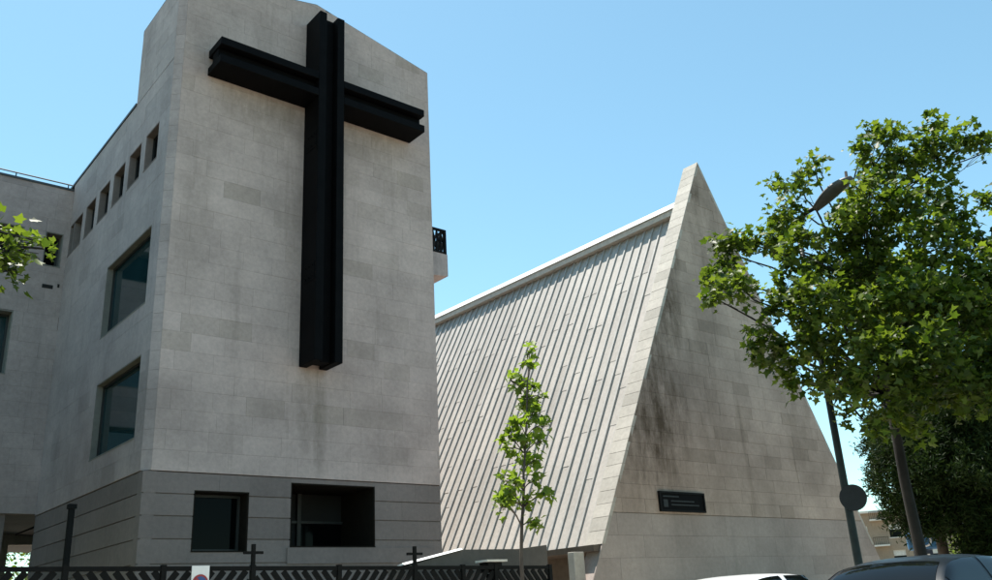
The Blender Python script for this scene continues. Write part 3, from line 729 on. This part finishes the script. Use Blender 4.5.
# sapling in front of the ribbed roof
sb_ = Vector((9.62, 11.0, .125))
lobS = [(529, 352, 5), (530, 366, 8), (521, 382, 9), (535, 385, 8), (511, 381, 6), (524, 400, 10), (540, 398, 6), (515, 420, 9), (532, 415, 11), (547, 424, 8), (508, 436, 8), (524, 438, 10), (541, 442, 8), (510, 448, 7), (536, 460, 9), (524, 462, 7), (508, 479, 8), (518, 482, 8), (536, 480, 7), (545, 493, 8), (505, 501, 9), (515, 503, 8), (532, 522, 7), (507, 490, 6), (528, 500, 5), (502, 507, 5)]
bs = [(onY(x, y, 11.0+random.uniform(-.35, .35)), r/FPX*14.6*.85) for x, y, r in lobS]
tp = [sb_]+[onY(521.3+8.7*(t/12)**1.3+random.uniform(-.5, .5), 562-216*t/12, 11) for t in range(13)]
tree('sapling', 'thin young tree with sparse bright green leaves standing before the ribbed church roof', sb_, bs, tp, [.034]+[.030-.002*t for t in range(13)], M['leaf_young'], M['bark_dark'], .145, 'palm', 190, sub=.11, shell=.0, kmin=1)
# left street tree, only a leafy branch end enters the picture
lt = Vector((-1.6, 11.3, .125))
lobL = [(8, 240, 14), (22, 238, 12), (36, 243, 9), (14, 258, 13), (30, 256, 10), (4, 270, 10), (18, 272, 8), (-12, 250, 22), (-30, 235, 30), (40, 250, 6)]
bl_ = [(onY(x, y, 10.8+random.uniform(-.3, .3)), r/FPX*11.6) for x, y, r in lobL]
for k in range(34):  # unseen crown, made wide to screen sky light from the left walls
    a = random.uniform(0, 6.28); q = 3.3*math.sqrt(random.random()); c = lt+Vector((math.cos(a)*q-1.9, math.sin(a)*q+.2, random.uniform(3.6, 9.4)))
    if c.x < .6: bl_.append((c, random.uniform(.7, 1.1)))
tree('street_tree', 'leafy tree branch reaching in front of the left wing windows', lt, bl_, [lt, lt+Vector((0, 0, 1.6)), lt+Vector((.05, 0, 3)), lt+Vector((.1, 0, 4.6)), lt+Vector((0, .1, 6.5)), lt+Vector((0, .1, 7.8))], [.13, .115, .1, .08, .05, .03], M['leaf'], M['bark'], .14, 'palm', 50, sub=.2, shell=.3)
gt = Vector((-1.6, 20.6, .15)); bg = []  # unseen tree, added to block sky light from side wall and wing
for k in range(40):
    a = random.uniform(0, 6.28); q = 3.1*math.sqrt(random.random()); bg.append((gt+Vector((math.cos(a)*q-.4, math.sin(a)*q, random.uniform(2.6, 10.5))), random.uniform(.8, 1.25)))
tree('sky_block_tree', 'unseen dense tree added to keep sky light off the left walls', gt, bg, [gt, gt+Vector((0, 0, 2)), gt+Vector((.1, 0, 4)), gt+Vector((0, .1, 6.5)), gt+Vector((0, 0, 9))], [.2, .17, .14, .1, .04], M['leaf'], M['bark'], .27, 'oval', 26, sub=.35, shell=.3)
# dark pine behind the plane tree
pb = at(945, 560, 38); pb.z = 0
lobP = [(915, 405, 24), (950, 395, 28), (990, 395, 34), (935, 450, 30), (970, 455, 34), (905, 445, 22), (882, 428, 16), (876, 448, 13), (900, 430, 22), (925, 430, 30), (960, 430, 36), (1000, 430, 40), (900, 462, 20), (925, 470, 26), (955, 475, 34), (990, 480, 36), (888, 496, 12), (900, 510, 16), (915, 500, 20), (940, 515, 22), (965, 520, 26), (990, 525, 26), (1020, 500, 36), (915, 525, 12), (960, 400, 34), (1010, 545, 26), (985, 548, 20), (870, 470, 8), (880, 480, 9), (885, 460, 9)]
bp = [(at(x, y, 38+random.uniform(-2, 2.5)), (r/FPX*38*1.1, r/FPX*38*1.1, r/FPX*38*.9)) for x, y, r in lobP]
tree('pine_tree', 'dark dense pine tree standing behind the plane tree by the brick flats', pb, bp, [pb, pb+Vector((0, 0, 2)), pb+Vector((.1, 0, 4)), pb+Vector((.2, .1, 6)), pb+Vector((.2, .1, 8.2))], [.24, .2, .17, .13, .06], M['needle'], M['bark_dark'], .22, 'needle', 250, sub=.36, shell=.2, leafargs=dict(up=.1, droop=-.1, aspect=.45))
# shrub beside the blue sign
sh = at(962, 575, 45); sh.z = 0
bsh = [(at(x, y, 45+random.uniform(-.6, .6)), r/FPX*45) for x, y, r in ((950, 548, 12), (965, 546, 14), (980, 550, 14), (958, 562, 14), (975, 566, 15), (945, 566, 10))]
tree('shrub', 'rounded light green shrub below the dark pine', sh, bsh, [sh, sh+Vector((0, 0, .6)), sh+Vector((0, 0, 1.4))], [.06, .05, .02], M['leaf'], M['bark_dark'], .2, 'oval', 24, sub=.3)
# tree seen through the passage
pt = Vector((11.3, 49.5, 0))
bpt = [(pt+Vector((random.uniform(-1.4, 1.0), random.uniform(-1.5, 1.5), random.uniform(2.6, 6))), random.uniform(.5, .9)) for _ in range(14)]
tree('garden_tree', 'green tree glimpsed through the passage under the left wing', pt, bpt, [pt, pt+Vector((0, 0, 2)), pt+Vector((0, 0, 5))], [.14, .12, .05], M['leaf'], M['bark'], .22, 'oval', 22, sub=.35)

# ------------------------------------------------------------------ cars
def car(name, label, loc, rz, paint, L=4.15, W=1.76, H=1.50, hatch=True):
    T = thing(name, label, 'car', loc)
    T.rotation_euler = (0, 0, rz)
    # body as stations along x (front at -L/2): floor z, shoulder z, top z, half widths
    f = -L/2
    hood, wsb, wst, rft, rre = f+.10, f+1.05, f+1.85, f+2.3, f+L-.62
    st = [(f, .30, .52, .60, .62), (f+.06, .22, .62, .70, .74), (f+.35, .20, .72, .80, .84), (f+.9, .20, .82, .92, .87), (wsb, .20, .86, .96, .88)]
    top = [(f+1.25, H-.40), (f+1.5, H-.22), (f+1.75, H-.085), (f+2.1, H-.02), (f+2.5, H), (f+3.0, H-.012), (f+3.4, H-.05), (f+L-.5, H-.12), (f+L-.32, H-.25), (f+L-.16, H-.50), (f+L-.05, H-.66), (f+L, H-.85)]
    rows = []
    for (x, a, b, c, w) in st: rows.append((x, a, b, c, w, .80))
    for (x, z) in top:
        k = (x-f)/L; sh_ = .88+.06*k
        rows.append((x, .20 if k < .97 else .30, min(sh_, z-.03), z, .88 if k < .9 else .88-.10*(k-.9)/.1, max(.62, .70)))
    def ring(r):
        x, a, b, c, w, tw = r; w *= W/1.76; up_ = max(0, c-b)
        tw_ = w*(1-.30*min(1, up_/.55))
        return [(x, -w*.93, a), (x, -w, a+.16), (x, -w, (a+b)/2+.05), (x, -w*.985, b), (x, -(tw_+.02+(w-tw_)*.12), c-up_*.20), (x, -tw_*.86, c-up_*.035-.004), (x, -tw_*.45, c+.004), (x, 0, c+.008),
                (x, tw_*.45, c+.004), (x, tw_*.86, c-up_*.035-.004), (x, (tw_+.02+(w-tw_)*.12), c-up_*.20), (x, w*.985, b), (x, w, (a+b)/2+.05), (x, w, a+.16), (x, w*.93, a)]
    def cr(p0, p1, p2, p3, t):
        return tuple(.5*((2*b_)+(-a_+c_)*t+(2*a_-5*b_+4*c_-d_)*t*t+(-a_+3*b_-3*c_+d_)*t*t*t) for a_, b_, c_, d_ in zip(p0, p1, p2, p3))
    cages = [ring(r) for r in rows]; xs = [r[0] for r in rows]; nc = len(cages[0]); G = lambda k: cages[max(0, min(len(cages)-1, k))]
    def section(x):                              # cage points of the section at x
        k = max(i for i in range(len(xs)) if xs[i] <= x+1e-9); k = min(k, len(xs)-2); t = (x-xs[k])/(xs[k+1]-xs[k])
        out = []
        for i in range(nc):
            p = cr(G(k-1)[i], G(k)[i], G(k+1)[i], G(k+2)[i], t); out.append((x, p[1], p[2]))
        return out
    def surf(sec, v):                             # v runs 0 .. nc-1 across the section
        k = min(int(v), nc-2); t = v-k; q = lambda i: sec[max(0, min(nc-1, i))]
        return Vector(cr(q(k-1), q(k), q(k+1), q(k+2), t))
    fine = [xs[k]+(xs[k+1]-xs[k])*j/4 for k in range(len(xs)-1) for j in range(4)]+[xs[-1]]
    m = MB(); SUBV = 4; n = (nc-1)*SUBV+1
    for x in fine:
        sec = section(x); m.v += [tuple(surf(sec, j/SUBV)) for j in range(n)]
    for k in range(len(fine)-1):
        for q in range(n-1): a = k*n+q; m.f.append((a, a+1, a+n+1, a+n))
        m.f.append((k*n+n-1, k*n, (k+1)*n, (k+1)*n+n-1))
    m.f.append(tuple(range(n))[::-1]); e = (len(fine)-1)*n; m.f.append(tuple(range(e, e+n)))
    m.build('body', paint, T, True)
    def patch(nm, x0, x1, v0, v1, K=10, Q=8, off=.007):
        mb = MB(); g_ = []
        for k in range(K+1):
            sec = section(x0+(x1-x0)*k/K); g_.append([surf(sec, v0+(v1-v0)*q/Q) for q in range(Q+1)])
        for k in range(K+1):
            for q in range(Q+1):
                du = g_[min(k+1, K)][q]-g_[max(k-1, 0)][q]; dv = g_[k][min(q+1, Q)]-g_[k][max(q-1, 0)]
                nn = dv.cross(du).normalized(); nn = nn if nn.dot(g_[k][q]-Vector((0, 0, .7))) > 0 else -nn
                mb.v.append(tuple(g_[k][q]+nn*off))
        for k in range(K):
            for q in range(Q): a = k*(Q+1)+q; mb.f.append((a, a+1, a+Q+2, a+Q+1))
        return mb.build(nm, M['car_glass'], T, True)
    for xa, xb in ((f+1.50, f+2.40), (f+2.50, f+3.42)):
        patch('side_window', xa, xb, 3.10, 4.42); patch('side_window', xa, xb, nc-1-4.42, nc-1-3.10)
    patch('windscreen', f+1.10, f+1.78, 5.0, nc-1-5.0, Q=14); patch('rear_window', f+L-.40, f+L-.10, 5.0, nc-1-5.0, Q=14)
    for xw in (f+.80, f+L-.78):
        for sg in (-1, 1):
            mb = MB(); mb.disc((xw, sg*(W/2-.10), .31), (0, 1, 0), .31, .20, 28); w = mb.build('wheel', M['tyre'], T)
            bevel(w, .03, 2)
            mb = MB(); mb.disc((xw, sg*(W/2-.005), .31), (0, 1, 0), .20, .02, 20); mb.disc((xw, sg*(W/2+.008), .31), (0, 1, 0), .06, .02, 12); mb.build('rim', M['alloy'], w)
    for sg in (-1, 1):
        mb = MB(); mb.box(f+.0, f+.20, sg*.66-.15, sg*.66+.15, .56, .70); h = mb.build('headlight', M['clearlamp'], T); bevel(h, .05, 3)
        mb = MB(); mb.box(f+L-.10, f+L+.012, sg*.72-.09, sg*.72+.09, .66, .92); h = mb.build('tail_light', M['redlamp'], T); bevel(h, .03, 3)
        mb = MB(); mb.box(f+1.42, f+1.56, sg*(W/2+.09)-.10, sg*(W/2+.09)+.10, .92, 1.05); h = mb.build('wing_mirror', paint, T); bevel(h, .04, 3)
        mb = MB(); mb.box(f+2.3, f+2.48, sg*(W/2+.005)-.012, sg*(W/2+.005)+.012, .78, .81); mb.build('door_handle', paint, T)
    mb = MB(); mb.box(f-.03, f+.02, -.62, .62, .26, .40); h = mb.build('front_bumper', M['trim'], T); bevel(h, .02)
    mb = MB(); mb.box(f+L-.04, f+L+.03, -.62, .62, .30, .46); h = mb.build('rear_bumper', M['trim'], T); bevel(h, .02)
    return T
car('white_car', 'white hatchback car parked before the church gable', (9.6, 7.45, 0), 0, M['carwhite'], L=3.5, H=1.415)
car('dark_car', 'dark blue estate car beneath the plane tree', (9.95, 5.15, 0), 0, M['cardark'], L=3.55, W=1.74, H=1.48)

# ------------------------------------------------------------------ brick flats far down the street and a blue totem sign
Fb = thing('brick_flats', 'distant brown brick apartment block with white windows and balconies', 'building')
c0 = at(852, 560, 118); c0.z = 0
ang = math.atan2(-c0.x*.25-c0.y*0+.0, 1)     # facade turned a little away from the street
dirv = Vector((.50, -.866, 0)); nv = Vector((-.866, -.50, 0))
W_ = Wall(c0, dirv, nv)
fh = 2.95; FL = 3; LEN = 34; HT = fh*FL+.9
hs = []
wins = []
for k in range(FL):
    for q in range(9):
        u = 1.0+q*3.7; wins.append((u, u+1.35, .9+k*fh, .9+k*fh+1.5))
W_.backing('wall', [(0, 0), (LEN, 0), (LEN, HT), (0, HT)], wins, M['brick'], Fb, .35)
for (a, b, c, d) in wins:
    m = MB(); W_.rect(m, a, b, c, d, -.30, -.20); w = m.build('window', M['glass_black'], Fb)
    m = MB(); W_.rect(m, a, b, d-.55-random.random()*.5, d, -.198, -.15); m.build('blind', M['bpale'], w)
    m = MB(); W_.rect(m, a-.1, b+.1, c-.1, c, -.2, .08); m.build('sill', M['bpale'], w)
m = MB(); W_.rect(m, 0, LEN, 0, HT, -11, -.36); m.build('block', M['brick'], Fb)
m = MB(); W_.rect(m, -.5, LEN+.5, HT, HT+.25, -11.3, .6); m.build('roof', M['bpale'], Fb)
for k in range(1, FL+1):
    for q in (0, 3, 6):
        m = MB(); u = 2.75+q*3.7; W_.rect(m, u, u+1.7, k*fh-.05, k*fh+.12, 0, 1.0); bb = m.build('balcony', M['bpale'], Fb)
        m = MB(); W_.rect(m, u, u+1.7, k*fh+.95, k*fh+1.0, .95, 1.0)
        for e in range(9): W_.rect(m, u+e*.2, u+e*.2+.03, k*fh+.12, k*fh+.95, .96, .99)
        m.build('railing', M['fence'], bb)
settle(Fb, tuple(c0))
tg = at(925, 560, 42); tg.z = 0
To = thing('totem_sign', 'dark blue street totem with white panel and bright blue ringed head', 'sign', tuple(tg))
To.rotation_euler = (0, 0, R(-65))
m = MB(); m.box(-.36, .36, -.12, .12, 0, 2.55); m.build('body', M['darkblue'], To)
m = MB(); m.box(-.24, .24, -.14, -.121, 1.95, 2.4); m.build('panel', M['signwhite'], To)
m = MB(); m.box(-.55, .62, -.13, .13, 2.56, 3.3); h = m.build('head', M['blue'], To); bevel(h, .1, 4)
m = MB(); m.tube([(.15+.22*math.cos(t), -.14, 2.93+.22*math.sin(t)) for t in [i*math.pi*2/20 for i in range(21)]], .035, 6); m.build('ring', M['signwhite'], To)
